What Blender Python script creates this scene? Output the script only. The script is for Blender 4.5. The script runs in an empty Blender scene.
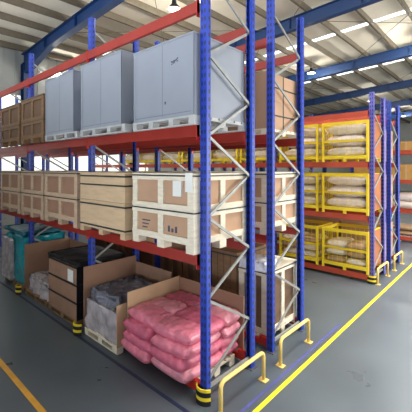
import bpy, bmesh, math, random
from mathutils import Vector, Matrix, noise

# ------------------------------------------------------------------ camera / light / exposure
S = bpy.context.scene
COL = S.collection
U = 2.9                                   # metres per layout unit (the lens height)

cd = bpy.data.cameras.new('camera'); cam = bpy.data.objects.new('camera', cd); COL.objects.link(cam)
cd.sensor_width = 36.0; cd.lens = 29.53; cd.shift_y = -38 / 412
cd.clip_end = 200
cam.location = (1.457 * U * 0.674, -1.457 * U * 0.738, U)
cam.rotation_euler = (math.radians(90), 0, math.radians(42.4))
S.camera = cam

S.view_settings.view_transform = 'Standard'
S.view_settings.look = 'None'
S.view_settings.gamma = 1.0
S.view_settings.use_curve_mapping = False
S.view_settings.exposure = 0.12

wd = bpy.data.worlds.new('daylight'); S.world = wd; wd.use_nodes = True
wd.node_tree.nodes['Background'].inputs[0].default_value = (0.72, 0.84, 1.0, 1)
wd.node_tree.nodes['Background'].inputs[1].default_value = 0.4

def area(name, loc, rot, sx, sy, power, color, spread=180):
    l = bpy.data.lights.new(name, 'AREA'); l.shape = 'RECTANGLE'; l.size = sx; l.size_y = sy
    l.energy = power; l.color = color; l.spread = math.radians(spread)
    o = bpy.data.objects.new(name, l); COL.objects.link(o)
    o.location = loc; o.rotation_euler = [math.radians(a) for a in rot]
    return o
# daylight through the loading doors on the right-hand side of the hall
area('loading_door_daylight', (13.0, 11.5, 3.6), (0, 108, 0), 6.5, 14.0, 3000, (1.0, 0.96, 0.88))
# added fill under the roof, brightens the cross aisle floor at the rack ends
area('cross_aisle_fill', (4.0, 8.5, 8.6), (0, -10, 0), 5.0, 17.0, 2900, (1.0, 0.95, 0.86), 90)
# added fill behind the camera with no window there, tilted onto the rack fronts
area('rack_front_fill', (0.6, -5.0, 1.3), (136, 0, 0), 8.0, 1.6, 270, (0.84, 0.91, 1.0), 140)
area('roof_fill', (-2.5, -5.0, 6.3), (128, 0, 0), 17.0, 1.2, 1150, (0.92, 0.95, 1.0), 140)  # second added fill, above the loads, brightens the roof; no window there either

# ------------------------------------------------------------------ helpers
def lin(c):
    c = c / 255.0
    return c / 12.92 if c <= 0.04045 else ((c + 0.055) / 1.055) ** 2.4

MATS = {}
def mat(name, rgb, rough=0.6, metal=0.0, var=0.12, scale=6.0, bump=0.0, bscale=30.0, emit=0.0, coat=0.0, holes=False,
        alpha=1.0, stretch=(1, 1, 1), second=None, rvar=0.0, holespace=0.1):
    if name in MATS: return MATS[name]
    m = bpy.data.materials.new(name); m.use_nodes = True
    nt = m.node_tree; N = nt.nodes; L = nt.links
    b = N['Principled BSDF']
    base = [lin(v) for v in rgb]
    b.inputs['Roughness'].default_value = rough
    b.inputs['Metallic'].default_value = metal
    b.inputs['Coat Weight'].default_value = coat
    b.inputs['Alpha'].default_value = alpha
    tc = N.new('ShaderNodeTexCoord'); mp = N.new('ShaderNodeMapping'); L.new(tc.outputs['Object'], mp.inputs['Vector'])
    mp.inputs['Scale'].default_value = stretch
    nz = N.new('ShaderNodeTexNoise'); nz.inputs['Scale'].default_value = scale; nz.inputs['Detail'].default_value = 5
    L.new(mp.outputs['Vector'], nz.inputs['Vector'])
    rp = N.new('ShaderNodeValToRGB'); L.new(nz.outputs['Fac'], rp.inputs['Fac'])
    lo = [v * (1 - var) for v in base]; hi = [min(1, v * (1 + var)) for v in base]
    if second: lo = [lin(v) for v in second]
    rp.color_ramp.elements[0].position = 0.32; rp.color_ramp.elements[1].position = 0.68
    rp.color_ramp.elements[0].color = (*lo, 1); rp.color_ramp.elements[1].color = (*hi, 1)
    out = rp.outputs['Color']
    if holes:                                   # punched slots down the uprights
        sp = N.new('ShaderNodeSeparateXYZ'); L.new(tc.outputs['Object'], sp.inputs[0])
        def M(op, a, bb=None):
            n = N.new('ShaderNodeMath'); n.operation = op
            for i, v in enumerate((a, bb)):
                if v is None: continue
                if isinstance(v, (int, float)): n.inputs[i].default_value = v
                else: L.new(v, n.inputs[i])
            return n.outputs[0]
        z = M('FRACT', M('DIVIDE', sp.outputs['Z'], holespace))
        zc = M('LESS_THAN', M('ABSOLUTE', M('SUBTRACT', z, 0.5)), 0.24)
        xa = M('LESS_THAN', M('ABSOLUTE', M('SUBTRACT', M('ABSOLUTE', sp.outputs['X']), 0.024)), 0.011)
        ya = M('LESS_THAN', M('ABSOLUTE', sp.outputs['Y']), 0.013)
        f = M('MULTIPLY', zc, M('MAXIMUM', xa, ya))
        mx = N.new('ShaderNodeMix'); mx.data_type = 'RGBA'
        L.new(f, mx.inputs['Factor']); L.new(out, mx.inputs['A']); mx.inputs['B'].default_value = (0.012, 0.014, 0.03, 1)
        out = mx.outputs['Result']
    L.new(out, b.inputs['Base Color'])
    if rvar:
        mr = N.new('ShaderNodeMapRange'); L.new(nz.outputs['Fac'], mr.inputs['Value'])
        mr.inputs['From Min'].default_value = 0.3; mr.inputs['From Max'].default_value = 0.7
        mr.inputs['To Min'].default_value = rough - rvar; mr.inputs['To Max'].default_value = rough + rvar
        L.new(mr.outputs['Result'], b.inputs['Roughness'])
    if bump:
        n2 = N.new('ShaderNodeTexNoise'); n2.inputs['Scale'].default_value = bscale; n2.inputs['Detail'].default_value = 4
        L.new(mp.outputs['Vector'], n2.inputs['Vector'])
        bp = N.new('ShaderNodeBump'); bp.inputs['Strength'].default_value = bump; bp.inputs['Distance'].default_value = 0.02
        L.new(n2.outputs['Fac'], bp.inputs['Height']); L.new(bp.outputs['Normal'], b.inputs['Normal'])
    if emit:
        b.inputs['Emission Color'].default_value = (*base, 1); b.inputs['Emission Strength'].default_value = emit
    MATS[name] = m
    return m

class MB:
    def __init__(s): s.bm = bmesh.new()
    def box(s, x0, x1, y0, y1, z0, z1, rot=None, piv=None):
        vs = [s.bm.verts.new((x, y, z)) for x in (x0, x1) for y in (y0, y1) for z in (z0, z1)]
        for f in ((0, 1, 3, 2), (4, 6, 7, 5), (0, 4, 5, 1), (2, 3, 7, 6), (0, 2, 6, 4), (1, 5, 7, 3)):
            s.bm.faces.new([vs[i] for i in f])
        if rot is not None:
            bmesh.ops.rotate(s.bm, verts=vs, cent=piv or ((x0+x1)/2, (y0+y1)/2, (z0+z1)/2), matrix=rot)
        return vs
    def bar(s, a, b, w, h=None):                # rectangular bar from a to b
        h = h or w
        a = Vector(a); b = Vector(b); d = b - a; n = d.length
        q = d.to_track_quat('X', 'Z').to_matrix()
        vs = s.box(0, n, -w/2, w/2, -h/2, h/2)
        for v in vs: v.co = q @ v.co + a
        return vs
    def tube(s, pts, r, seg=10, cap=True):
        pts = [Vector(p) for p in pts]; rings = []
        for i, p in enumerate(pts):
            if i == 0: d = pts[1] - p
            elif i == len(pts) - 1: d = p - pts[i-1]
            else: d = (pts[i+1] - p).normalized() + (p - pts[i-1]).normalized()
            q = d.normalized().to_track_quat('Z', 'Y').to_matrix()
            k = 1.0
            if 0 < i < len(pts) - 1:
                c = (pts[i+1] - p).normalized().dot((p - pts[i-1]).normalized()); k = 1 / max(0.5, math.sqrt((1 + c) / 2))
            rings.append([s.bm.verts.new(p + q @ Vector((math.cos(t) * r, math.sin(t) * r, 0)))
                          for t in [2 * math.pi * j / seg for j in range(seg)]])
        for A, B in zip(rings, rings[1:]):
            for j in range(seg): s.bm.faces.new((A[j], A[(j+1) % seg], B[(j+1) % seg], B[j]))
        if cap: s.bm.faces.new(rings[0][::-1]); s.bm.faces.new(rings[-1])
    def lathe(s, prof, seg=20, c=(0, 0, 0)):    # (r, z) profile
        rings = [[s.bm.verts.new((c[0] + r * math.cos(2*math.pi*j/seg), c[1] + r * math.sin(2*math.pi*j/seg), c[2] + z))
                  for j in range(seg)] for r, z in prof]
        for A, B in zip(rings, rings[1:]):
            for j in range(seg): s.bm.faces.new((A[j], A[(j+1) % seg], B[(j+1) % seg], B[j]))
        s.bm.faces.new(rings[0][::-1]); s.bm.faces.new(rings[-1])
    def prism(s, poly, z0, z1):                 # polygon in x,y extruded along z
        a = [s.bm.verts.new((x, y, z0)) for x, y in poly]; b = [s.bm.verts.new((x, y, z1)) for x, y in poly]
        n = len(poly)
        for i in range(n): s.bm.faces.new((a[i], a[(i+1) % n], b[(i+1) % n], b[i]))
        s.bm.faces.new(a[::-1]); s.bm.faces.new(b)
    def bevel(s, w=0.004, seg=1):
        es = [e for e in s.bm.edges if len(e.link_faces) == 2 and e.calc_face_angle(0) > 0.6]
        bmesh.ops.bevel(s.bm, geom=es, offset=w, segments=seg, affect='EDGES', profile=0.5)
        return s
    def build(s, name, m, parent=None, smooth=False, loc=None):
        bmesh.ops.recalc_face_normals(s.bm, faces=s.bm.faces)
        me = bpy.data.meshes.new(name); s.bm.to_mesh(me); s.bm.free()
        me.materials.append(m)
        if smooth:
            for p in me.polygons: p.use_smooth = True
        o = bpy.data.objects.new(name, me); COL.objects.link(o)
        if parent: o.parent = parent
        if loc: o.location = loc
        return o

def tag(o, label, cat, group=None, kind=None):
    o['label'] = label; o['category'] = cat
    if group: o['group'] = group
    if kind: o['kind'] = kind
    return o
def thing(name, label, cat, loc=(0, 0, 0), rz=0.0, group=None):
    o = bpy.data.objects.new(name, None); COL.objects.link(o)
    o.empty_display_size = 0.2
    o.location = loc; o.rotation_euler = (0, 0, rz)
    return tag(o, label, cat, group)
def struct(o): o['kind'] = 'structure'; return o
def kids(o): return KIDS.get(o.name) or [c for c in o.children]
KIDS = {}
def copy_tree(o, parent=None):
    c = o.copy(); COL.objects.link(c)
    if parent: c.parent = parent
    for ch in list(o.children): copy_tree(ch, c)
    return c
def dup(o, loc, label, group=None, rz=None):
    c = copy_tree(o); c.location = loc; c['label'] = label
    if group: c['group'] = group
    if rz is not None: c.rotation_euler = (0, 0, rz)
    return c
def X(t): return -t * U
def Y(s): return s * U
def Z(z): return z * U

# ------------------------------------------------------------------ materials
concrete = mat('sealed concrete', (80, 89, 97), rough=0.32, var=0.12, scale=0.9, rvar=0.06, bump=0.02, bscale=8)
cream_panel = mat('cream roof panel', (216, 210, 194), rough=0.8, var=0.05, scale=1.0)
purlin_m = mat('olive grey purlin', (98, 90, 76), rough=0.7, var=0.1)
girder_m = mat('blue painted girder', (18, 50, 94), rough=0.5, var=0.1, scale=2)
wall_m = mat('grey cladding', (150, 153, 150), rough=0.8, var=0.06, scale=1.5)
window_m = mat('translucent wall panel', (235, 240, 235), rough=0.5, var=0.03, emit=0.9)
skylight_m = mat('translucent roof sheet', (245, 250, 255), rough=0.5, var=0.02, emit=2.4)
post_m = mat('blue powder coat', (30, 64, 176), rough=0.42, var=0.08, scale=3, holes=True)
post_lit_m = mat('flash lit blue powder coat', (92, 92, 184), rough=0.42, var=0.08, scale=3, holes=True)  # lighter violet tone puts the flash light on these posts into their colour
brace_m = mat('galvanised steel', (150, 152, 150), rough=0.5, metal=0.3, var=0.12, scale=8)
beam_m = mat('orange red powder coat', (152, 36, 24), rough=0.45, var=0.10, scale=2.5)
beam_far_m = mat('lit orange red coat', (196, 80, 56), rough=0.5, var=0.10, scale=2.5)  # paler than the near beams: light on the top beam put into the colour
conn_m = mat('red connector coat', (186, 40, 30), rough=0.45, var=0.1)
foot_m = mat('grey steel plate', (90, 92, 98), rough=0.5, metal=0.4)
yellow_m = mat('yellow safety paint', (248, 220, 52), rough=0.45, var=0.07, scale=5)
guard_m = mat('pale yellow guard paint', (234, 204, 118), rough=0.45, var=0.08, scale=5)
black_m = mat('black rubber', (24, 24, 26), rough=0.55, var=0.1)
greybox_m = mat('blue grey painted panel', (148, 155, 168), rough=0.55, var=0.04, scale=1.6)
greyseam_m = mat('dark grey seam', (98, 106, 124), rough=0.6, var=0.05)
greypal_m = mat('pale grey pallet', (188, 190, 190), rough=0.7, var=0.08)
darkblock_m = mat('dark pallet block', (66, 68, 74), rough=0.8, var=0.15)
print_m = mat('dark printing ink', (70, 76, 92), rough=0.7, var=0.1)
carton_m = mat('brown corrugated carton', (188, 152, 124), rough=0.85, var=0.06, scale=3)
carton2_m = mat('pinkish brown carton', (158, 122, 100), rough=0.85, var=0.08, scale=3)
carton_in_m = mat('bare carton board', (196, 164, 130), rough=0.85, var=0.05, scale=3)
darkcarton_m = mat('dull brown carton', (112, 88, 70), rough=0.85, var=0.10, scale=3)
cream_wood_m = mat('cream pine', (232, 222, 202), rough=0.75, var=0.09, scale=7, stretch=(1, 1, 4))
tan_wood_m = mat('tan pine', (196, 170, 144), rough=0.75, var=0.1, scale=7, stretch=(1, 1, 4))
ply_m = mat('pale plywood', (206, 178, 144), rough=0.75, var=0.08, scale=4, stretch=(1, 1, 5))
brown_wood_m = mat('brown pine', (132, 102, 74), rough=0.8, var=0.14, scale=6, stretch=(1, 1, 4))
strap_m = mat('dark strapping', (40, 48, 46), rough=0.5, var=0.1)
paper_m = mat('white paper label', (236, 236, 232), rough=0.7, var=0.02)
pink_m = mat('rose woven plastic', (222, 122, 146), rough=0.42, var=0.2, scale=9, bump=0.7, bscale=20, coat=0.5)
pink2_m = mat('pale rose woven plastic', (230, 146, 164), rough=0.40, var=0.2, scale=8, bump=0.7, bscale=18, coat=0.5)
pink3_m = mat('deep rose woven plastic', (208, 104, 132), rough=0.44, var=0.16, scale=9, bump=0.5, bscale=24, coat=0.1)
sack_m = mat('pale beige sack', (242, 234, 224), rough=0.7, var=0.08, scale=6, bump=0.25, bscale=18)
sack2_m = mat('pinkish white sack', (242, 230, 228), rough=0.65, var=0.08, scale=6, bump=0.25, bscale=18)
sack3_m = mat('tan sack', (190, 160, 126), rough=0.7, var=0.10, scale=6, bump=0.25, bscale=18)
film_m = mat('grey stretch film', (182, 174, 180), rough=0.24, var=0.22, scale=7, bump=0.6, bscale=16, coat=0.4)
film_dark_m = mat('dark grey plastic film', (108, 110, 124), rough=0.25, var=0.35, scale=8, bump=0.8, bscale=14, coat=0.4)
filmwhite_m = mat('white plastic film', (222, 226, 236), rough=0.3, var=0.12, scale=6, bump=0.5, bscale=14, coat=0.3)
black_film_m = mat('black plastic film', (22, 21, 25), rough=0.55, var=0.2, scale=6, bump=0.4, bscale=14)
teal_m = mat('teal plastic sheet', (14, 150, 166), rough=0.32, var=0.25, scale=5, bump=0.5, bscale=9, coat=0.3)
teal_dark_m = mat('deep teal tarpaulin', (16, 104, 124), rough=0.4, var=0.2, scale=5, bump=0.5, bscale=9)
lineyellow_m = mat('yellow floor paint', (226, 212, 44), rough=0.5, var=0.1, scale=5)
lineorange_m = mat('amber floor paint', (204, 150, 50), rough=0.5, var=0.12, scale=5)
linenavy_m = mat('navy floor paint', (34, 42, 74), rough=0.5, var=0.15, scale=5)
lineblue_m = mat('blue floor paint', (76, 80, 136), rough=0.5, var=0.12, scale=5)
lamp_m = mat('dark lamp housing', (48, 50, 54), rough=0.5, metal=0.3)
lampglow_m = mat('lamp lens', (255, 252, 240), rough=0.4, var=0.0, emit=7.0)

# ------------------------------------------------------------------ setting
XL, XR, YF, YB = X(4.75), 12.5, -5.2, Y(15.5)
def roofz(x): return Z(3.11) + 0.05 * (x)          # rises to the right (x = 0 is the end of the rack)
m = MB(); m.box(XL, XR + 3, YF, YB, -0.2, 0); struct(m.build('floor', concrete))
def slope(mb_pts, th, name, mt, a=None):
    pass
# roof: panels split around the translucent strips
strips = [1.92 + 2.18 * k for k in range(0, 6)]
SW = 0.06
m = MB()
def roofpiece(m, y0, y1, off=0.0, th=0.12):
    vs = m.box(XL - 0.2, XR, y0, y1, 0, th)
    for v in vs: v.co.z += roofz(v.co.x) + off
edges = [YF]
for s_ in strips: edges += [Y(s_ - SW), Y(s_ + SW)]
edges.append(YB)
for i in range(0, len(edges), 2): roofpiece(m, edges[i], edges[i+1])
struct(m.build('ceiling', cream_panel))
for k, s_ in enumerate(strips):
    m = MB(); roofpiece(m, Y(s_ - SW), Y(s_ + SW), 0.03, 0.05)
    struct(m.build('window_%d' % (k + 2), skylight_m))
# purlins along Y
kx = 0; n = 0
t = 4.6
while X(t) < XR:
    x = X(t); z = roofz(x)
    m = MB()
    m.box(x - 0.03, x + 0.03, YF, YB, z - 0.24, z - 0.005)
    m.box(x - 0.03, x + 0.06, YF, YB, z - 0.26, z - 0.24)
    n += 1
    struct(m.build('trim_%d' % n, purlin_m)); t -= 0.455
# girders along X with column at the left wall
GS = [-1.2, 0.93, 2.97, 5.30, 7.65, 9.95, 12.2]
for s_ in GS:
    m = MB(); y = Y(s_)
    for (dy, z0, z1) in ((0.13, -0.72, -0.69), (0.13, -0.265, -0.24), (0.015, -0.69, -0.265)):
        vs = m.box(XL + 0.02, XR, y - dy, y + dy, z0, z1)
        for v in vs: v.co.z += roofz(v.co.x)
    # haunch at the column, stiffeners
    vs = m.box(XL + 0.4, XL + 3.0, y - 0.12, y + 0.12, -1.15, -0.72)
    for v in vs:
        v.co.z = roofz(v.co.x) + (-0.72 if (v.co.z > -0.9 or v.co.x > XL + 1.5) else -1.2)
    for q in range(9):
        x = XL + 2.5 + 2.6 * q
        if x < XR: m.box(x - 0.01, x + 0.01, y - 0.12, y + 0.12, roofz(x) - 0.69, roofz(x) - 0.265)
    # column
    for (a, b, dy) in ((0.02, 0.05, 0.15), (0.40, 0.43, 0.15), (0.05, 0.40, 0.02)):
        m.box(XL + a, XL + b, y - dy, y + dy, 0, roofz(XL) - 0.72)
    n += 1; struct(m.build('trim_%d' % n, girder_m))
# rod bracing in the roof plane
n += 1
m = MB()
for k in range(0, 5):
    y0, y1 = Y(GS[k + 1]), Y(GS[k + 2])
    for j in range(2):
        xa, xb = X(3.6 - 2.4 * j), X(1.6 - 2.4 * j)
        m.tube([(xa, y0, roofz(xa) - 0.30), (xb, y1, roofz(xb) - 0.30)], 0.012, 6)
        m.tube([(xb, y0, roofz(xb) - 0.33), (xa, y1, roofz(xa) - 0.33)], 0.012, 6)
struct(m.build('trim_%d' % n, purlin_m))
# left wall with a long translucent band
m = MB()
zb0, zb1 = Z(0.85), Z(2.14)
m.box(XL - 0.2, XL, YF, YB, 0, zb0); m.box(XL - 0.2, XL, YF, YB, zb1, roofz(XL)); m.box(XL - 0.2, XL, Y(3.4), YB, zb0, zb1)
x = 0
yy = YF
while yy < YB:                                # ribbed cladding
    m.box(XL, XL + 0.025, yy, yy + 0.06, zb1, roofz(XL)); yy += 0.5
struct(m.build('wall_left', wall_m))
m = MB(); m.box(XL - 0.12, XL - 0.06, YF, Y(3.4), zb0, zb1); struct(m.build('window_1', window_m))
m = MB()
yy = YF + 0.3
while yy < Y(3.4):
    m.box(XL - 0.06, XL, yy, yy + 0.05, zb0, zb1); yy += 1.45
n += 1; struct(m.build('trim_%d' % n, wall_m))
m = MB(); m.box(XL - 0.2, XR, YB, YB + 0.2, 0, roofz(XR)); struct(m.build('wall_back', wall_m))
m = MB(); m.box(XL - 0.2, 6.0, YF - 0.2, YF, 0, roofz(6.0)); struct(m.build('wall_front', wall_m))

# floor markings
def mark(name, x0, x1, y0, y1, mt, label):
    m = MB(); m.box(x0, x1, y0, y1, 0.0005, 0.003)
    return tag(m.build('floor_line', mt), label, 'floor marking')
mark('floor_line', Z(0.197) - 0.03, Z(0.197) + 0.03, YF + 0.6, Y(9), lineyellow_m, 'bright yellow painted line on the floor along the rack ends, right of the tube guards')
mark('floor_line', Z(0.155) - 0.022, Z(0.155) + 0.022, Y(-0.1), Y(1.1), lineblue_m, 'dark blue painted line between the tube guards and the yellow line')
mark('floor_line', X(4.6), Z(0.155) - 0.04, Y(-0.105) - 0.025, Y(-0.105) + 0.025, linenavy_m, 'dark blue painted line on the floor along the front of the near rack')
mark('floor_line', X(4.6), 4.2, Y(-0.504) - 0.035, Y(-0.504) + 0.035, lineorange_m, 'amber painted line crossing the dark aisle floor at lower left')

# ------------------------------------------------------------------ racks
PW, PD = 0.055, 0.045                     # half width / half depth of an upright
def post_mesh(h):
    m = MB()
    w, d, th = PW, PD, 0.004
    poly = [(-w, -d), (w, -d), (w, d * .55), (w * .72, d), (w * .45, d), (w * .45, d - .012), (w * .62, d - .012), (w - .012, d * .4),
            (w - .012, -d + .012), (-w + .012, -d + .012), (-w + .012, d * .4), (-w * .62, d - .012), (-w * .45, d - .012), (-w * .45, d),
            (-w * .72, d), (-w, d * .55)]
    m.prism(poly, 0.012, h)
    return m
def make_row(label, y0, y1, ts, tops, levels, h, front_out, pm, bm_, phase=1, end_gap=True, group='pallet rack rows'):
    """one row of rack: uprights at ts (layout), beams at the given top heights (metres)"""
    r = thing('pallet_rack', label, 'rack', (0, 0, 0), 0, group)
    first = None
    for i, t in enumerate(ts):
        for (y, flip) in ((y0, 0), (y1, 1)):
            if first is None:
                p = post_mesh(h).build('post', pm, r); first = p
                f = MB(); f.box(-0.085, 0.085, -0.075, 0.075, 0, 0.012); f.build('base_plate', foot_m, p)
            else:
                p = copy_tree(first, r)
            p.location = (X(t), y, 0); p.rotation_euler = (0, 0, math.pi if flip else 0)
    # diagonals of each end frame, one mesh each
    for i, t in enumerate(ts):
        m = MB(); z = Z(0.07); k = phase; st = Z(0.178)
        nodes = []
        while z < h - 0.1:
            nodes.append((y0 + .03 if k else y1 - .03, z)); z += st; k = 1 - k
        xo = X(t) + (0.0)
        for j, (a, b) in enumerate(zip(nodes, nodes[1:])):
            o = 0.012 if j % 2 else -0.012
            m.bar((xo + o, a[0], a[1]), (xo + o, b[0], b[1]), 0.02, 0.036)
        m.bar((xo, y0 + .03, Z(0.05)), (xo, y1 - .03, Z(0.05)), 0.03, 0.042)
        m.build('frame_bracing', brace_m, r)
    # beams
    for a, b in zip(ts, ts[1:]):
        for zt in tops:
            bh = 0.14
            for yy, out in ((y0, front_out), (y1, 0)):
                xa, xb = X(b), X(a)
                if out:
                    ya, yb = yy - PD - 0.052, yy - PD - 0.002
                    xa2 = xa + 0.004; xb2 = xb - 0.004
                    if a == ts[0]: xb2 = xb - PW - 0.006
                else:
                    ya, yb = yy - 0.025, yy + 0.025
                    xa2 = xa + PW + 0.004; xb2 = xb - PW - 0.004
                m = MB(); m.box(xa2, xb2, ya, yb, zt - bh, zt); m.bevel(0.006)
                bo = m.build('beam', bm_, r)
                for xe, sg in ((xa2, 1), (xb2, -1)):
                    c = MB(); c.box(min(xe, xe + sg * .012), max(xe, xe + sg * .012), ya - .003, yb + .012 if out == 0 else yb, zt - bh - .05, zt + .03)
                    c.build('beam_connector', conn_m, bo)
    return r
TS = [0.0, 0.962, 1.924, 2.886, 3.848]
H1 = Z(1.93)
L0, L1, L2, L3 = Z(0.065), Z(0.63), Z(1.185), Z(1.715)
near_front = make_row('front row of the near pallet rack, holding grey crates and pink sacks', Y(0), Y(0.328), TS, (L1, L2, L3), None, H1, 1, post_m, beam_m)
near_back = make_row('second row of the near pallet rack, back to back behind the grey crates', Y(0.527), Y(0.865), TS, (L1, L2, L3), None, H1, 0, post_m, beam_m)
def low_beam(rack, y):                    # low red beam just above the floor
    m = MB(); m.box(X(0.962) + PW + .004, -PW - .012, y - .02, y + .03, 0.055, 0.135); m.bevel(.006)
    o = m.build('low_beam', conn_m, rack)
    c = MB(); c.box(-PW - .012, -PW - .003, y - .045, y + .045, 0.02, 0.20); c.build('beam_connector', conn_m, o)
    c = MB(); c.box(-PW - .14, -PW - .013, y - .04, y + .02, 0.137, 0.20); c.build('stop_block', conn_m, o)
low_beam(near_front, Y(0)); low_beam(near_front, Y(0.328)); low_beam(near_back, Y(0.527)); low_beam(near_back, Y(0.865))
# rack across the far aisle
T2 = [-0.066 + 0.962 * k for k in range(0, 6)]
R2 = [Z(0.075), Z(0.585), Z(1.055), Z(1.50)]
H2 = Z(1.66)
make_row('far rack row across the aisle, holding the yellow cages', Y(2.07), Y(2.40), T2, R2, None, H2, 1, post_lit_m, beam_far_m, 1)
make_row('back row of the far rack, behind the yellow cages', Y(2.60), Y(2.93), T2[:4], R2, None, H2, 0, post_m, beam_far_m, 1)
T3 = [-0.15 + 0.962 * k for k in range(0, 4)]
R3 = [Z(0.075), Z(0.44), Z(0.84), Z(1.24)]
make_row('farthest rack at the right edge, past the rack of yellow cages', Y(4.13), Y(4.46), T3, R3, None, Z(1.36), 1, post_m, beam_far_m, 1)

# post protectors and tube guards
def protector(x, y, label, first=[None]):
    if first[0] is None:
        o = thing('post_protector', label, 'post guard', (x, y, 0), 0, 'striped post protectors')
        prof = []
        def shell(z0, z1, r=0.125):
            m = MB(); seg = 14
            outer = [(r * math.cos(a), r * math.sin(a)) for a in [math.radians(180 + 20 + 140 * i / seg) for i in range(seg + 1)]]
            inner = [(x_ * .86, y_ * .86) for x_, y_ in outer][::-1]
            m.prism(outer + inner, z0, z1); return m
        shell(0.0, 0.06).build('rubber_band', black_m, o); shell(0.06, 0.105).build('yellow_band', yellow_m, o)
        shell(0.105, 0.165).build('rubber_band', black_m, o); shell(0.165, 0.20).build('yellow_band', yellow_m, o)
        first[0] = o
    else: o = dup(first[0], (x, y, 0), label)
    return o
protector(X(0), Y(0), 'black and yellow curved protector on the foot of the nearest blue post')
protector(X(0.962), Y(-0.075), 'black and yellow protector on the floor beside the grey film wrapped load')
protector(X(1.93), Y(-0.075), 'black and yellow protector on the floor beside the open carton with teal sheet')
protector(X(-0.066), Y(2.07), 'black and yellow protector at the foot of the far rack corner post')

def guard(x, y0, y1, label, h=0.39):
    o = thing('tube_guard', label, 'guard rail', (x, (y0 + y1) / 2, 0), 0, 'yellow tube guards')
    a = (y1 - y0) / 2; r = 0.026; c = 0.07
    pts = [(0, -a, 0.01), (0, -a, h - c)] + [(0, -a + c - c * math.cos(q), h - c + c * math.sin(q)) for q in [math.radians(v) for v in (22, 45, 68)]] + \
          [(0, -a + c, h), (0, a - c, h)] + [(0, a - c + c * math.sin(q), h - c + c * math.cos(q)) for q in [math.radians(v) for v in (22, 45, 68)]] + [(0, a, h - c), (0, a, 0.01)]
    m = MB(); m.tube(pts, r, 12); m.build('hoop', guard_m, o, True)
    for y in (-a, a):
        m = MB(); m.box(-0.06, 0.06, y - 0.05, y + 0.05, 0.003, 0.011); m.build('foot_plate', guard_m, o)
guard(Z(0.108), Y(-0.030), Y(0.284), 'pale yellow tube guard rail nearest the viewer, in front of the pink sacks')
guard(Z(0.108), Y(0.44), Y(0.755), 'pale yellow tube guard rail at the end of the rear near row')
guard(Z(0.115), Y(2.06), Y(2.37), 'yellow tube guard at the far rack end beside the yellow cages')
guard(Z(0.115), Y(2.60), Y(2.91), 'yellow tube guard farthest away, at the back of the far rack end')

# ------------------------------------------------------------------ pallets, crates, cartons
def pallet(w, d, h, loc, label, mt=cream_wood_m, bm_=None, group='pallets', cols=(-1, 0, 1), bw_=.06):
    o = thing('pallet', label, 'pallet', loc, 0, group)
    m = MB(); nb = 7; gap = 0.03; bw = (d - gap * (nb - 1)) / nb
    for i in range(nb):
        y = -d / 2 + i * (bw + gap); m.box(-w / 2, w / 2, y, y + bw, h - 0.026, h)
    for i in cols: m.box(i * (w / 2 - bw_) - bw_, i * (w / 2 - bw_) + bw_, -d / 2, d / 2, h - 0.046, h - 0.026)
    m.build('deck', mt, o)
    for i in cols:
        for j in (-1, 0, 1):
            m = MB(); cx = i * (w / 2 - bw_); cy = j * (d / 2 - .06)
            m.box(cx - bw_, cx + bw_, cy - .06, cy + .06, 0.018, h - .046); m.build('block', bm_ or mt, o)
    for j in (-1, 0, 1):
        m = MB(); m.box(-w / 2, w / 2, j * (d / 2 - .06) - .05, j * (d / 2 - .06) + .05, 0, .018); m.build('skid', mt, o)
    return o

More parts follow.
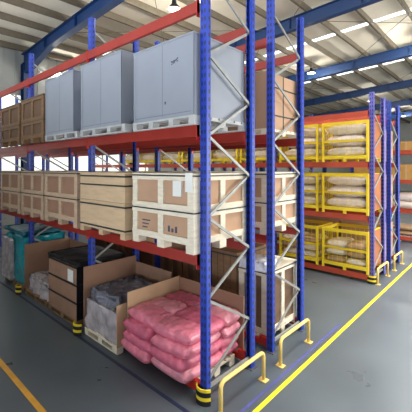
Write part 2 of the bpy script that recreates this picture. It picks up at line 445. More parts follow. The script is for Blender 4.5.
def framed_crate(w, d, h, loc, label, wood=cream_wood_m, panel=carton_m, base=True, lid=True, paper=0, group='framed crates', marks=0):
    """carton panels held in a timber frame on its own block feet"""
    o = thing('crate', label, 'crate', loc, 0, group)
    z0 = 0.0
    if base:
        for i in (-1, 0, 1):
            for j in (-1, 0, 1):
                m = MB(); cx = i * (w / 2 - .07); cy = j * (d / 2 - .07); m.box(cx - .07, cx + .07, cy - .07, cy + .07, 0, .105)
                m.build('block_foot', wood, o)
        m = MB(); m.box(-w / 2, w / 2, -d / 2, d / 2, .105, .135); m.bevel(.004); m.build('base_deck', wood, o)
        z0 = .135
    m = MB(); m.box(-w / 2 + .025, w / 2 - .025, -d / 2 + .025, d / 2 - .025, z0, h - .03); m.build('carton_panel', panel, o)
    pw = 0.11; t = .024
    for sx in (-1, 1):
        for sy in (-1, 1):
            m = MB()
            x1 = sx * w / 2; x0 = x1 - sx * pw; y1 = sy * d / 2; y0 = y1 - sy * t
            m.box(min(x0, x1), max(x0, x1), min(y0, y1), max(y0, y1), z0, h - .03)
            x0 = x1 - sx * t; y0b = y1 - sy * pw
            m.box(min(x0, x1), max(x0, x1), min(y0b, y0), max(y0b, y0), z0, h - .03)
            m.build('corner_post', wood, o)
    for sy in (-1, 1):
        m = MB(); y1 = sy * d / 2; y0 = y1 - sy * t
        m.box(-.055, .055, min(y0, y1), max(y0, y1), z0, h - .03); m.build('middle_post', wood, o)
    for sx in (-1, 1):
        m = MB(); x1 = sx * w / 2; x0 = x1 - sx * t
        m.box(min(x0, x1), max(x0, x1), -.05, .05, z0, h - .03); m.build('middle_post', wood, o)
    e = 0.005
    for (za, nm) in ((z0, 'bottom_rail'), (h - .09, 'top_rail')):
        m = MB(); zc = za + .055
        for sy in (-1, 1):
            y1 = sy * (d / 2 + e); y0 = sy * (d / 2 - t - .002); m.box(-w / 2 - e, w / 2 + e, min(y0, y1), max(y0, y1), za, zc)
        for sx in (-1, 1):
            x1 = sx * (w / 2 + e); x0 = sx * (w / 2 - t - .002); m.box(min(x0, x1), max(x0, x1), -d / 2 + t, d / 2 - t, za, zc)
        m.build(nm, wood, o)
    m = MB(); m.box(-w / 2, w / 2, -d / 2, d / 2, h - .03, h); m.bevel(.004); m.build('lid', wood, o)
    m = MB()
    for sy in (-1, 1):
        y = sy * (d / 2 + .007); m.box(-w / 2 - .007, w / 2 + .007, y - .002, y + .002, h - .040, h - .022)
    for sx in (-1, 1):
        x = sx * (w / 2 + .007); m.box(x - .002, x + .002, -d / 2, d / 2, h - .040, h - .022)
    m.build('strap', strap_m, o)
    yf = -d / 2 - .001
    if paper:
        m = MB(); m.box(w * .20, w * .20 + .16, yf - .004, yf + .03, h * .36, h * .36 + .20); q = m.build('paper_label', paper_m, o); q['label'] = 'white paper label'
        m = MB(); m.box(w * .5 - .14, w * .5 - .01, yf - .010, yf - .006, h * .50, h * .50 + .24); q = m.build('paper_label', paper_m, o); q['label'] = 'white paper label'
    if marks:
        m = MB(); yy = -d / 2 + .023
        for k in range(3):
            m.box(w * .10 + k * .07, w * .10 + k * .07 + .04, yy - .001, yy + .001, h * .42, h * .42 + (.05 if k % 2 else .08))
        m.build('printed_mark', print_m, o)
        m = MB()
        for k in range(3): m.box(-w * .34, -w * .34 + .18 - .03 * k, yy - .001, yy + .001, h * .60 - k * .05, h * .60 - k * .05 + .018)
        m.build('printed_mark', print_m, o)
    return o

def plank_crate(w, d, h, loc, label, wood=ply_m, base=True, planks=3, group='plank crates', vertical=False, strapm=strap_m, straps=()):
    o = thing('crate', label, 'crate', loc, 0, group)
    z0 = 0
    if base:
        for i in (-1, 0, 1):
            for j in (-1, 1):
                m = MB(); cx = i * (w / 2 - .06); cy = j * (d / 2 - .07); m.box(cx - .06, cx + .06, cy - .07, cy + .07, 0, .08)
                m.build('block_foot', wood, o)
        z0 = .08
    m = MB(); m.box(-w / 2 + .02, w / 2 - .02, -d / 2 + .02, d / 2 - .02, z0 + .01, h - .03); m.build('inner_case', wood, o)
    m = MB()
    if vertical:
        k = max(4, int(w / .14)); bw = w / k
        for i in range(k):
            for sy in (-1, 1):
                y = sy * (d / 2 - .01); m.box(-w / 2 + i * bw + .006, -w / 2 + (i + 1) * bw - .006, y - .01, y + .01, z0, h - .02)
        k = max(4, int(d / .14)); bw = (d - .04) / k
        for i in range(k):
            for sx in (-1, 1):
                x = sx * (w / 2 - .01); m.box(x - .01, x + .01, -d / 2 + .02 + i * bw + .006, -d / 2 + .02 + (i + 1) * bw - .006, z0, h - .02)
    else:
        bh = (h - .02 - z0) / planks
        for i in range(planks):
            za, zb = z0 + i * bh + .004, z0 + (i + 1) * bh - .004
            for sy in (-1, 1):
                y = sy * (d / 2 - .01); m.box(-w / 2, w / 2, y - .01, y + .01, za, zb)
            for sx in (-1, 1):
                x = sx * (w / 2 - .01); m.box(x - .01, x + .01, -d / 2 + .02, d / 2 - .02, za, zb)
    m.build('planking', wood, o)
    m = MB(); m.box(-w / 2 - .006, w / 2 + .006, -d / 2 - .006, d / 2 + .006, h - .03, h); m.bevel(.004); m.build('lid', wood, o)
    for zc in (h - .06,) + tuple(straps):
        m = MB(); e = .003
        for sy in (-1, 1):
            y = sy * (d / 2 + e); m.box(-w / 2 - e, w / 2 + e, y - .002, y + .002, zc - .012, zc + .012)
        for sx in (-1, 1):
            x = sx * (w / 2 + e); m.box(x - .002, x + .002, -d / 2, d / 2, zc - .012, zc + .012)
        m.build('strap', strapm, o)
    return o

def grey_case(w, d, h, loc, label, logo=0):
    o = thing('shipping_case', label, 'crate', loc, 0, 'large blue grey cases')
    m = MB(); m.box(-w / 2, w / 2, -d / 2, d / 2, 0, h); m.bevel(.006); m.build('case_body', greybox_m, o)
    m = MB(); m.box(-w / 2 - .01, w / 2 + .01, -d / 2 - .01, d / 2 + .01, h, h + .02); m.bevel(.004); m.build('lid', greybox_m, o)
    m = MB(); e = .001
    m.box(.02, .026, -d / 2 - e, -d / 2 + .002, .03, h - .01)
    m.box(-w / 2, w / 2, -d / 2 - e, -d / 2 + .002, .05, .056)
    m.build('panel_seam', greyseam_m, o)
    for sx in (-1, 1):
        for sy in (-1, 1):
            m = MB(); x = sx * w / 2; y = sy * d / 2
            m.box(min(x + sx * .006, x - sx * .05), max(x + sx * .006, x - sx * .05), min(y + sy * .006, y), max(y + sy * .006, y), 0.0, h)
            m.box(min(x + sx * .006, x), max(x + sx * .006, x), min(y + sy * .006, y - sy * .05), max(y + sy * .006, y - sy * .05), 0.0, h)
            m.build('corner_trim', greybox_m, o)
    if logo:
        m = MB(); y = -d / 2 - .002
        # small stencilled mark: two bracket strokes with a slanting bar
        for (x0, z0, x1, z1) in ((.16, .735, .19, .715), (.19, .73, .24, .735), (.24, .735, .27, .76), (.20, .70, .22, .72), (.25, .715, .27, .72), (.17, .69, .18, .70)):
            m.bar((x0 * w, y, z0 * h), (x1 * w, y, z1 * h), .003, .014)
        m.build('printed_mark', print_m, o)
        m = MB()
        for (x0, z0, x1, z1) in ((.06, .22, .08, .215), (.06, .20, .075, .20)):
            m.bar((x0 * w, y, z0 * h), (x1 * w, y, z1 * h), .003, .018)
        m.build('printed_mark', print_m, o)
    return o

def span(t0, t1): return X((t0 + t1) / 2), (t1 - t0) * U
SB = 0.335
def place(t0, t1, sf, sb=SB):
    cx, w = span(t0, t1); return cx, w, Y((sf + sb) / 2), (sb - sf) * U

# level two: grey cases on pallets
PH = 0.12
for (t0, t1, sf, ht, lab, pl, lg, cut) in (
        (0.020, 0.455, -0.055, 0.355, 'large blue grey case nearest the rack end, with a small dark printed mark', 'pale pallet under the nearest blue grey case', 1, 0),
        (0.478, 0.945, -0.085, 0.385, 'large blue grey case in the middle of the three on the upper shelf', 'pale pallet under the middle blue grey case', 0, 0.036),
        (0.985, 1.455, -0.085, 0.385, 'large blue grey case on the left, next to the brown wooden crates', 'pale pallet under the leftmost blue grey case', 0, 0.05)):
    cx, w, cy, d = place(t0, t1, sf)
    pallet(w, d, PH, (cx, cy, L2 + .001), pl, greypal_m, greypal_m, cols=(-1, -.36, .36, 1), bw_=.045)
    cx, w, cy, d = place(t0 + cut, t1, sf, 0.31)
    grey_case(w - .02, d - .02, Z(ht) - .02, (cx, cy + .004, L2 + .001 + PH + .0005), lab, lg)
# level two: brown crates further left
for (t0, t1, sf, where, hh) in ((1.480, 1.90, -0.085, 'beside the leftmost blue grey case', 1.0), (1.945, 2.40, -0.085, 'at the left edge of the upper shelf', 0.98)):
    cx, w, cy, d = place(t0, t1, sf)
    framed_crate(w, d, hh * .5, (cx, cy, L2 + .001), 'brown framed crate %s, lower of two' % where, brown_wood_m, darkcarton_m, group='brown framed crates')
    framed_crate(w, d, hh * .5, (cx, cy, L2 + .002 + hh * .5), 'brown framed crate %s, upper of two' % where, brown_wood_m, darkcarton_m, False, group='brown framed crates')
# level one
HH = 0.5
cx, w, cy, d = place(0.020, 0.455, -0.055)
framed_crate(w, d, HH + .04, (cx, cy, L1 + .001), 'cream framed carton crate nearest the rack end, lower of two', group='cream framed crates', marks=1)
framed_crate(w, d, HH - .04, (cx, cy, L1 + .002 + HH + .04), 'cream framed carton crate with white paper labels nearest the rack end, upper of two', base=False, paper=1, group='cream framed crates', marks=0)
cx, w, cy, d = place(0.480, 0.945, -0.085)
plank_crate(w, d, .54, (cx, cy, L1 + .001), 'pale plank crate with dark straps under the middle grey case, lower of two', planks=1, group='pale plank crates', straps=(.13,))
plank_crate(w, d, .46, (cx, cy, L1 + .002 + .54), 'pale plank crate with dark straps under the middle grey case, upper of two', base=False, planks=1, group='pale plank crates', straps=(.26,))
for (t0, t1, where, pm) in ((0.985, 1.455, 'left of the pale plank crates', carton2_m), (1.485, 1.90, 'above the open carton with teal sheet', carton2_m), (1.945, 2.40, 'at the left edge of the middle shelf', carton2_m)):
    cx, w, cy, d = place(t0, t1, -0.085)
    framed_crate(w, d, HH + .04, (cx, cy, L1 + .001), 'tan framed brown carton crate %s, lower of two' % where, tan_wood_m, pm, group='cream framed crates')
    framed_crate(w, d, HH - .04, (cx, cy, L1 + .002 + HH + .04), 'tan framed brown carton crate %s, upper of two' % where, tan_wood_m, pm, False, group='cream framed crates')

# rear row of the near rack
def carton_stack(w, d, hs, loc, lab):
    z = loc[2]
    for k, h in enumerate(hs):
        o = thing('carton', lab[k], 'box', (loc[0], loc[1], z), 0, 'strapped brown cartons in the rear row')
        m = MB(); m.box(-w / 2, w / 2, -d / 2, d / 2, 0, h - .002); m.bevel(.01); m.build('carton_body', carton_m, o)
        e = .003
        for x in (-w * .25, w * .25):
            m = MB(); m.box(x - .012, x + .012, -d / 2 - e, d / 2 + e, 0.002, h - .006); m.build('strap', strap_m, o)
        for sx in (-1, 1):
            x = sx * (w / 2 + .003)
            m = MB(); m.box(x - .002, x + .002, -d / 2, d / 2, h * .5 - .012, h * .5 + .012); m.box(x - .002, x + .002, -.012, .012, .002, h * .99); m.build('strap', strap_m, o)
        z += h
RB = (0.52, 0.885)
for (t0, t1, wh) in ((0.02, 0.455, 'behind the nearest grey case'), (0.48, 0.945, 'behind the middle grey case')):
    cx, w, cy, d = place(t0, t1, *RB)
    pallet(w, d, .10, (cx, cy, L2 + .001), 'wooden pallet on the upper rear shelf %s' % wh)
    carton_stack(w - .03, d - .03, (.46, .46), (cx, cy, L2 + .102), ['strapped brown carton %s, lower of two' % wh, 'strapped brown carton %s, upper of two' % wh])
for (t0, t1, wh) in ((0.02, 0.455, 'at the rack end in the rear row'), (0.48, 0.945, 'second from the rack end in the rear row')):
    cx, w, cy, d = place(t0, t1, *RB)
    framed_crate(w, d, HH + .04, (cx, cy, L1 + .001), 'cream framed crate %s, lower of two' % wh, group='cream framed crates')
    framed_crate(w, d, HH - .04, (cx, cy, L1 + .002 + HH + .04), 'cream framed crate %s, upper of two' % wh, base=False, group='cream framed crates')
cx, w, cy, d = place(0.03, 0.225, 0.535, 0.885)
pallet(w, d, .12, (cx, cy, .106), 'wooden pallet under the tall slatted crate at the rear rack end')
framed_crate(w, d, 1.0, (cx, cy, .227), 'tall cream framed crate on the floor level at the rear rack end', cream_wood_m, darkcarton_m, False, group='floor level crates')
cx, w, cy, d = place(0.24, 0.44, 0.535, 0.885)
plank_crate(w, d, 1.32, (cx, cy, .106), 'tall brown upright plank crate behind the pink sacks', brown_wood_m, vertical=True, group='floor level crates')
for (t0, t1, hh, wh) in ((0.47, 0.70, 1.16, 'behind the pink sacks carton'), (0.72, 0.945, 1.10, 'behind the grey film wrapped load')):
    cx, w, cy, d = place(t0, t1, 0.535, 0.885)
    framed_crate(w, d, hh, (cx, cy, .106), 'dull brown framed crate on the rear floor level, %s' % wh, brown_wood_m, darkcarton_m, group='floor level crates')
for (t0, t1, hh, wh) in ((1.0, 1.44, 1.1, 'behind the black film cartons'), (1.48, 1.90, 1.1, 'behind the open carton with teal sheet')):
    cx, w, cy, d = place(t0, t1, 0.535, 0.885)
    framed_crate(w, d, hh, (cx, cy, 0), 'dull brown framed crate on the rear floor level, %s' % wh, brown_wood_m, darkcarton_m, group='floor level crates')

# ------------------------------------------------------------------ soft goods
def pillow_mesh(a, b, h, seed, nx=22, ny=16, wr=0.012, sq=3.2, ex=.42):
    """filled sack: half sizes a, b and height h, pinched at its rim"""
    rnd = random.Random(seed); off = Vector((rnd.uniform(0, 90), rnd.uniform(0, 90), rnd.uniform(0, 90)))
    m = MB(); top = {}; bot = {}
    for i in range(nx + 1):
        for j in range(ny + 1):
            u = -1 + 2 * i / nx; v = -1 + 2 * j / ny
            x = a * u * (1 - 0.05 * v * v); y = b * v * (1 - 0.05 * u * u)
            e = max(0.0, (1 - abs(u) ** sq)) ** ex * max(0.0, (1 - abs(v) ** sq)) ** ex
            p = Vector((x, y, 0)) * 5 + off
            w = noise.noise(p) * wr * 1.4 + noise.noise(p * 2.7) * wr * .8
            fold = wr * .6 * math.sin(14 * u + 5 * noise.noise(p * .6)) * abs(v) ** 2
            edge = i in (0, nx) or j in (0, ny)
            zt = h * .5 + h * .5 * e + (w + fold) * min(1, e * 2.2)
            zb = h * .5 - h * .5 * e * .98
            top[i, j] = m.bm.verts.new((x, y, zt))
            bot[i, j] = top[i, j] if edge else m.bm.verts.new((x, y, max(0.0, zb)))
    for i in range(nx):
        for j in range(ny):
            for d in (top, bot):
                try: m.bm.faces.new((d[i, j], d[i+1, j], d[i+1, j+1], d[i, j+1]))
                except ValueError: pass
    return m
def lump_mesh(w, d, h, seed, amp=0.05, n=16, taper=0.05, slump=0.6):
    """soft bulging block, film wrapped: bottom flat, top crumpled"""
    rnd = random.Random(seed); off = Vector((rnd.uniform(0, 90), rnd.uniform(0, 90), 0))
    m = MB()
    bmesh.ops.create_cube(m.bm, size=1.0)
    bmesh.ops.subdivide_edges(m.bm, edges=m.bm.edges[:], cuts=n, use_grid_fill=True)
    for v in m.bm.verts:
        c = v.co.copy(); p = Vector((c.x * w, c.y * d, c.z * h))
        rr = 8
        r = (abs(c.x * 2) ** rr + abs(c.y * 2) ** rr + abs(max(0, c.z) * 2) ** rr) ** (1 / rr)
        if r > 0.99: p *= 1.0
        q = p * 3.4 + off
        k = noise.noise(q) * amp + noise.noise(q * 2.6) * amp * .7 + abs(noise.noise(q * 5.5)) * amp * .5
        up = c.z + .5
        nrm = Vector((c.x if abs(c.x) > .49 else 0, c.y if abs(c.y) > .49 else 0, c.z if c.z > .49 else 0))
        if nrm.length: p += nrm.normalized() * (k - amp * .6)
        if c.z > .49: p.z -= slump * amp * (abs(c.x * 2) ** 4 + abs(c.y * 2) ** 4)
        p.x *= 1 - taper * up; p.y *= 1 - taper * up
        p.z += h / 2
        if c.z < -.49: p.z = 0
        v.co = p
    return m

# floor level, bay one: pink sacks on a pallet in a cut open carton
PZ = 0.0
cx, w, cy, d = place(0.075, 0.537, -0.045, 0.345)
pk = pallet(w, .78, .145, (cx, .475, 0.0), 'wooden pallet under the pink sacks', cream_wood_m)
ztop = .145
o = thing('cut_open_carton', 'cut open carton wall of bare brown board standing around the pink sacks', 'box', (cx, cy, ztop + .001))
m = MB(); m.box(-w / 2 - .03, -w / 2 - .018, -d / 2 + .06, d / 2 + .03, 0, Z(0.335) - ztop); m.build('side_panel', carton_in_m, o)
m = MB(); m.box(-w / 2 - .018, w / 2 + .05, d / 2 + .02, d / 2 + .032, 0, Z(0.33) - ztop); m.build('back_panel', carton2_m, o)
protos = []
rnd = random.Random(4)
LAYH = 0.145
nlay = 4
rowname = ['front', 'middle', 'back']; layname = ['bottom', 'second', 'third', 'top']; colname = ['left', 'right']
sacks = {}
for k in range(6):
    a, b = w * .268, d * .184
    pr = pillow_mesh(a, b, LAYH * 1.24, 10 + k, 26, 20, .02, 5.0, .36).build('sack', (pink_m, pink2_m, pink3_m)[k % 3], None, True)
    protos.append(pr)
used = 0
for L in range(nlay):
    for r in range(3):
        for c in range(2):
            if L == 3 and r == 2 and c == 0 and False: continue
            lab = 'pink plastic sack, %s layer, %s row, %s of the pile' % (layname[L], rowname[r], colname[c])
            px = cx + (-1 if c == 0 else 1) * w * .25 + rnd.uniform(-.025, .025)
            py = cy + (r - 1) * d * .325 + rnd.uniform(-.02, .02) - (0.07 if r == 0 else 0.03) * (1 if L < 3 else -.3)
            if used < 6: s_ = protos[used]
            else: s_ = protos[rnd.randrange(6)].copy(); COL.objects.link(s_)
            used += 1
            s_.location = (px, py, ztop + .003 + L * LAYH)
            s_.rotation_euler = (rnd.uniform(-.04, .04), rnd.uniform(-.04, .04), rnd.uniform(-.08, .08) + (math.pi if rnd.random() < .5 else 0))
            tag(s_, lab, 'sack', 'pink plastic sacks')

# bay one left: grey film load in a cut open carton
cx, w, cy, d = place(0.585, 0.93, -0.065, 0.30)
pallet(w, d, .125, (cx, cy, 0.0), 'whitish wooden pallet on the floor under the grey film wrapped load', cream_wood_m)
lump_mesh(w, d, Z(0.225) - .13, 3, .035, 20).build('film_wrapped_load', film_m, None, True, (cx, cy, .127))
tag(bpy.data.objects['film_wrapped_load'], 'crumpled grey plastic film wrapped load beside the pink sacks', 'wrapped load', 'film wrapped loads')
s_ = lump_mesh(w * .92, d * .92, .20, 23, .10, 18, .08).build('plastic_film_heap', film_dark_m, None, True, (cx, cy, Z(.225) - .02))
tag(s_, 'dark crumpled plastic film heaped on top of the grey film wrapped load', 'plastic film')
o = thing('cut_open_carton', 'brown carton wall standing left of the crumpled grey film load', 'box', (cx, cy, .126))
m = MB(); m.box(-w / 2 - .042, -w / 2 - .030, -d / 2, d / 2 + .05, 0, Z(0.40) - .126); m.build('side_panel', carton2_m, o)
m = MB(); m.box(-w / 2 - .03, w / 2 + .02, d / 2 + .04, d / 2 + .052, 0, Z(0.36) - .126); m.build('back_panel', carton2_m, o)
m = MB(); m.box(w / 2 + .022, w / 2 + .034, -d / 2 - .02, -d / 2 + .16, 0, Z(0.225)); m.build('corner_strip', carton_in_m, o)

# bay two: three strapped cartons under black film
cx, w, cy, d = place(1.04, 1.45, -0.06, 0.30)
pallet(w, d, .12, (cx, cy, 0.0), 'wooden pallet on the floor under the stacked brown cartons with black film', brown_wood_m)
zz = .122
for k, nm in enumerate(('lowest', 'middle', 'topmost')):
    o = thing('carton', 'brown carton with black film on its side, %s of the three on the floor pallet' % nm, 'box', (cx, cy, zz), 0, 'brown cartons under black film')
    h = .325
    m = MB(); m.box(-w / 2, w / 2, -d / 2, d / 2, 0, h - .002); m.bevel(.008); m.build('carton_body', carton2_m, o)
    m = MB()
    m.box(w / 2 + .001, w / 2 + .008, -d / 2 - .004, d / 2 + .004, 0.001, h - .003)
    m.box(-w / 2 - .004, w / 2 + .008, -d / 2 - .008, -d / 2 - .001, h - .035, h - .003)
    m.build('black_film', black_film_m, o)
    if k == 2:
        m = MB(); m.box(w * .22, w * .22 + .22, -d / 2 - .012, -d / 2 - .0085, .02, .24); q = m.build('paper_label', paper_m, o); q['label'] = 'white paper label'
    zz += h
s_ = lump_mesh(w + .03, d + .03, .09, 8, .03, 12, .0).build('plastic_cover', black_film_m, None, True, (cx, cy, zz + .001))
tag(s_, 'crumpled black plastic cover on top of the stacked brown cartons', 'plastic cover')

# bay two left: open carton with film load, teal sheet behind
cx, w, cy, d = place(1.485, 1.895, -0.06, 0.30)
pallet(w, d, .12, (cx, cy, 0.0), 'wooden pallet on the floor under the open carton left of the black film cartons', brown_wood_m)
s_ = lump_mesh(w - .05, d, .36, 14, .08, 16).build('film_wrapped_load', film_m, None, True, (cx + .02, cy, .122))
tag(s_, 'grey film wrapped load in the open carton left of the black film cartons', 'wrapped load', 'film wrapped loads')
o = thing('cut_open_carton', 'brown carton wall behind the grey load beside the teal sheeting', 'box', (cx, cy, .121))
m = MB(); m.box(-w / 2 - .03, -w / 2 - .018, -d / 2, d / 2 + .04, 0, Z(0.39) - .121); m.build('side_panel', carton2_m, o)
m = MB(); m.box(-w / 2 - .018, w / 2, d / 2 + .025, d / 2 + .037, 0, Z(0.38) - .121); m.build('back_panel', carton2_m, o)
# bay three: teal covered load
cx, w, cy, d = place(1.955, 2.40, -0.05, 0.30)
pallet(w, d, .12, (cx, cy, 0.0), 'wooden pallet on the floor under the teal covered load', brown_wood_m)
o = thing('teal_covered_load', 'load under teal plastic sheeting at the left end of the floor level', 'covered load', (cx, cy, .121))
lump_mesh(w, d, Z(0.45) - .12, 31, .05, 16, 0).build('teal_sheet', teal_m, o, True)
m = lump_mesh(w * .52, .10, Z(0.40) - .12, 37, .04, 14, 0); q = m.build('grey_film', film_m, o, True, (-w * .25, -d / 2 - .03, 0))
s_ = lump_mesh(w * 1.05, d + .06, .10, 41, .04, 12, 0).build('tarpaulin', teal_dark_m, None, True, (cx + .0, cy, .121 + Z(.45) - .12 + .001))
tag(s_, 'deep teal tarpaulin folded on top of the teal covered load', 'tarpaulin')

# white film bundle behind, on the rear crate
cx, w, cy, d = place(0.03, 0.225, 0.535, 0.885)
s_ = lump_mesh(w * 1.0, d * .42, .17, 51, .04, 14).build('film_wrapped_bundle', filmwhite_m, None, True, (cx, cy - d * .36, .227 + 1.001))
tag(s_, 'white film wrapped bundle on top of the tall crate at the rear rack end', 'bundle')

# ------------------------------------------------------------------ yellow cages with sacks
def make_cage(w, d, h):
    o = thing('wire_cage', 'x', 'cage', (0, 0, 0), 0, 'yellow wire cages')
    p = .055; fz = .09
    for sx in (-1, 1):
        for sy in (-1, 1):
            m = MB(); cx, cy = sx * (w / 2 - p / 2), sy * (d / 2 - p / 2)
            m.box(cx - p / 2, cx + p / 2, cy - p / 2, cy + p / 2, 0, h); m.bevel(.005); m.build('corner_post', yellow_m, o)
    for sx in (-1, 0, 1):
        for sy in (-1, 1):
            if sx == 0:
                m = MB(); m.box(-.035, .035, sy * (d / 2 - .04) - .035, sy * (d / 2 - .04) + .035, 0, fz - .001); m.build('foot', yellow_m, o)
    m = MB(); m.box(-w / 2 + p, w / 2 - p, -d / 2 + p, d / 2 - p, fz, fz + .015); m.build('floor_plate', yellow_m, o)
    for sy in (-1, 1):
        y = sy * (d / 2 - p / 2)
        for z, hh in ((fz + .035, .085), (h * .52, .055), (h - .04, .085)):
            m = MB(); m.box(-w / 2 + p, w / 2 - p, y - .018, y + .018, z - hh / 2, z + hh / 2); m.build('rail', yellow_m, o)
    for sx in (-1, 1):
        x = sx * (w / 2 - p / 2)
        for z, hh in ((fz + .035, .085), (h * .52, .055), (h - .04, .085)):
            m = MB(); m.box(x - .018, x + .018, -d / 2 + p, d / 2 - p, z - hh / 2, z + hh / 2); m.build('rail', yellow_m, o)
    r = .003
    for sy in (-1, 1):
        m = MB(); y = sy * (d / 2 - .008); k = 9
        for i in range(1, k): m.box(-w / 2 + p + (w - 2 * p) * i / k - r, -w / 2 + p + (w - 2 * p) * i / k + r, y - r, y + r, fz, h - .05)
        for i in range(1, 4): m.box(-w / 2 + p, w / 2 - p, y - r, y + r, fz + (h - fz) * i / 4 - r, fz + (h - fz) * i / 4 + r)
        m.build('wire_panel', yellow_m, o)
    for sx in (-1, 1):
        m = MB(); x = sx * (w / 2 - .008); k = 7
        for i in range(1, k): m.box(x - r, x + r, -d / 2 + p + (d - 2 * p) * i / k - r, -d / 2 + p + (d - 2 * p) * i / k + r, fz, h - .05)
        for i in range(1, 4): m.box(x - r, x + r, -d / 2 + p, d / 2 - p, fz + (h - fz) * i / 4 - r, fz + (h - fz) * i / 4 + r)
        m.build('wire_panel', yellow_m, o)
    return o
CW, CD, CH = 0.415 * U, 0.36 * U, 0.365 * U
cage0 = None
sw, sd, sh = (CW - .12) / 2, CD - .14, .20
sproto = [pillow_mesh(sw * .5, sd * .5, sh * 1.02, 70 + k, 16, 14, .012, 3.6).build('sack', (sack_m, sack2_m, sack_m, sack3_m)[k], None, True) for k in range(4)]
wproto = [pillow_mesh(sw * 1.0, sd * .5, .325, 80 + k, 22, 14, .018, 3.0).build('sack', (sack_m, sack2_m, sack2_m)[k], None, True) for k in range(3)]
FREE = list(sproto) + list(wproto)
def getsack(plist, k):
    p = plist[k % len(plist)]
    if p in FREE: FREE.remove(p); return p
    c = p.copy(); COL.objects.link(c); return c
cages = [(-0.05, 0.365, 'nearest the rack end'), (0.405, 0.82, 'second from the rack end'),
         (0.915, 1.33, 'third from the rack end'), (1.37, 1.785, 'fourth from the rack end'),
         (1.88, 2.295, 'fifth from the rack end'), (2.335, 2.75, 'sixth from the rack end'),
         (2.85, 3.265, 'seventh from the rack end'), (3.305, 3.72, 'eighth from the rack end')]
lev = [('bottom', R2[0], 3, sproto), ('middle', R2[1], 3, wproto), ('top', R2[2], 3, wproto)]
rnd = random.Random(12)
ends = []
for li, (ln, zt, layers, pl) in enumerate(lev):
    for ci, (t0, t1, where) in enumerate(cages):
        if li == 0 and ci > 1: continue
        cx = X((t0 + t1) / 2); cy = Y(2.04) - .04 + CD / 2
        lab = 'yellow wire cage on the %s level of the far rack, %s' % (ln, where)
        if cage0 is None:
            cage0 = make_cage(CW, CD, CH); cage0.location = (cx, cy, zt + .001); cage0['label'] = lab
        else: dup(cage0, (cx, cy, zt + .001), lab)
        if ci == 0: ends.append((cx, cy, zt))
        for L in range(layers):
            for c in ((0, 1) if pl is sproto else (0,)):
                s_ = getsack(pl if ci != 1 else sproto[3:] if False else pl, rnd.randrange(4))
                s_.location = (cx + ((c - .5) * sw if pl is sproto else 0), cy + rnd.uniform(-.01, .01), zt + .001 + .107 + L * (.205 if pl is sproto else .303))
                s_.rotation_euler = (0, 0, math.pi if rnd.random() < .5 else 0)
                if pl is sproto: l2 = 'pale sack in the %s level cage %s, %s layer, %s' % (ln, where, layname[L], colname[c])
                else: l2 = 'pale sack in the %s level cage %s, %s layer' % (ln, where, layname[L])
                tag(s_, l2, 'sack', 'pale sacks in the yellow cages')

for (cx, cy, zt), c_ in zip(ends, [o for o in bpy.data.objects if o.name.startswith('wire_cage') and 'nearest the rack end' in o.get('label', '')]):
    m = MB(); m.box(CW / 2 + .002, CW / 2 + .012, -CD / 2 + .05, CD / 2 - .01, .10, CH - .01)
    q = m.build('side_board', mat('rust brown board', (168, 104, 62), .8, var=.1, scale=4), c_); q['label'] = 'rust brown side board'
# back row of the far rack: tall brown cartons
for k, z in enumerate(R2[:3]):
    for (t0, t1, wh) in ((-0.03, 0.40, 'at the rack end'), (0.43, 0.86, 'second from the rack end'), (0.93, 1.36, 'third from the rack end'), (1.39, 1.82, 'fourth from the rack end')):
        if k == 0 and t0 > .9: continue
        cx, w, cy, d = place(t0, t1, 2.60, 2.90)
        for q in range(2):
            h = (.52, .50, .48)[k]
            o = thing('carton', 'brown carton behind the yellow cages %s, %s level, %s of two' % (wh, ('bottom', 'middle', 'top')[k], ('lower', 'upper')[q]), 'box', (cx, cy, z + .001 + q * (h + .002)), 0, 'brown cartons behind the yellow cages')
            m = MB(); m.box(-w / 2, w / 2, -d / 2, d / 2, 0, h); m.bevel(.01); m.build('carton_body', carton_m, o)
            m = MB(); m.box(-w / 2 - .002, w / 2 + .002, -.03, .03, h - .001, h + .0015); m.box(w / 2 + .0005, w / 2 + .002, -.03, .03, h - .12, h); m.build('tape', carton_in_m, o)
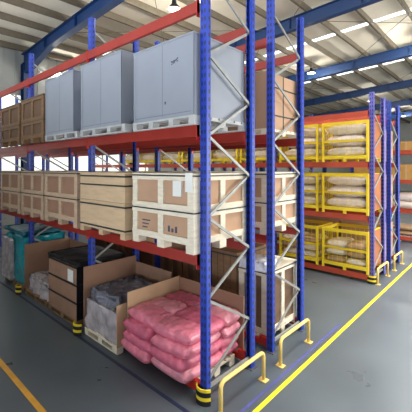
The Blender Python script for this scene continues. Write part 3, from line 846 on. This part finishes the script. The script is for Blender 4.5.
# farthest rack loads
names3 = ('bottom', 'second', 'third', 'top')
for k, z in enumerate(R3):
    for j, (t0, t1) in enumerate(((-0.11, 0.30), (0.34, 0.77))):
        cx, w, cy, d = place(t0, t1, 4.09, 4.48)
        wh = ('at the right edge', 'behind the cage rack')[j]
        if k in (0, 1):
            for q in range(2):
                s_ = getsack(wproto, q) if k else getsack(sproto[3:], q)
                if k == 0:
                    s_.scale = (2.0, 1, 1)
                s_.location = (cx, cy, z + .001 + q * (.205 if k == 0 else .305))
                tag(s_, '%s sack, %s shelf of the farthest rack %s, %s layer' % (('tan', 'white')[k], names3[k], wh, layname[q]), 'sack', 'sacks on the farthest rack')
        else:
            hs = ((.30, .30), (.34,))[k - 2]
            zz = z + .001
            for q, h in enumerate(hs):
                lab = 'ochre carton, %s shelf of the farthest rack %s, %s' % (names3[k], wh, ('lower', 'upper')[q])
                o = thing('carton', lab, 'box', (cx, cy, zz), 0, 'ochre cartons on the farthest rack')
                m = MB(); m.box(-w / 2, w / 2, -d / 2, d / 2, 0, h); m.bevel(.01); m.build('carton_body', mat('ochre carton', (196, 150, 84), .85, var=.1, scale=3), o)
                m = MB(); m.box(-.03, .03, -d / 2 - .002, -d / 2 - .0005, 0.01, h - .01); m.build('tape', carton_in_m, o)
                zz += h + .002

# ------------------------------------------------------------------ high bay lamps
lamp0 = None
rows = [(1.45, 'over the aisle behind the near rack'), (4.86, 'beyond the far rack'), (8.4, 'deep in the hall'), (11.9, 'at the back of the hall')]
for s_, where in rows:
    for t_, side in ((0.1, 'right'), (1.80, 'middle'), (4.75, 'left')):
        x, y = X(t_), Y(s_); zt = roofz(x) - .22
        lab = 'round high bay lamp hanging %s, %s of its line' % (where, side)
        if lamp0 is None:
            lamp0 = thing('high_bay_lamp', lab, 'lamp', (x, y, zt - .55), 0, 'hanging high bay lamps')
            m = MB(); m.lathe([(.02, .30), (.07, .29), (.08, .18), (.10, .16), (.19, .05), (.21, 0.0), (.20, 0.0), (.10, .12)], 20); m.build('lamp_shade', lamp_m, lamp0, True)
            m = MB(); m.lathe([(.185, .01), (.19, .03)], 20); m.build('lens', lampglow_m, lamp0)
            m = MB(); m.tube([(0, 0, .30), (0, 0, .775)], .008, 6); m.build('hanger', lamp_m, lamp0)
        else: dup(lamp0, (x, y, zt - .55), lab)
        l = bpy.data.lights.new('lamp_light', 'POINT'); l.energy = 400; l.color = (1.0, 0.95, 0.85); l.shadow_soft_size = .2
        lo = bpy.data.objects.new('lamp_light', l); COL.objects.link(lo); lo.location = (x, y, zt - .62)
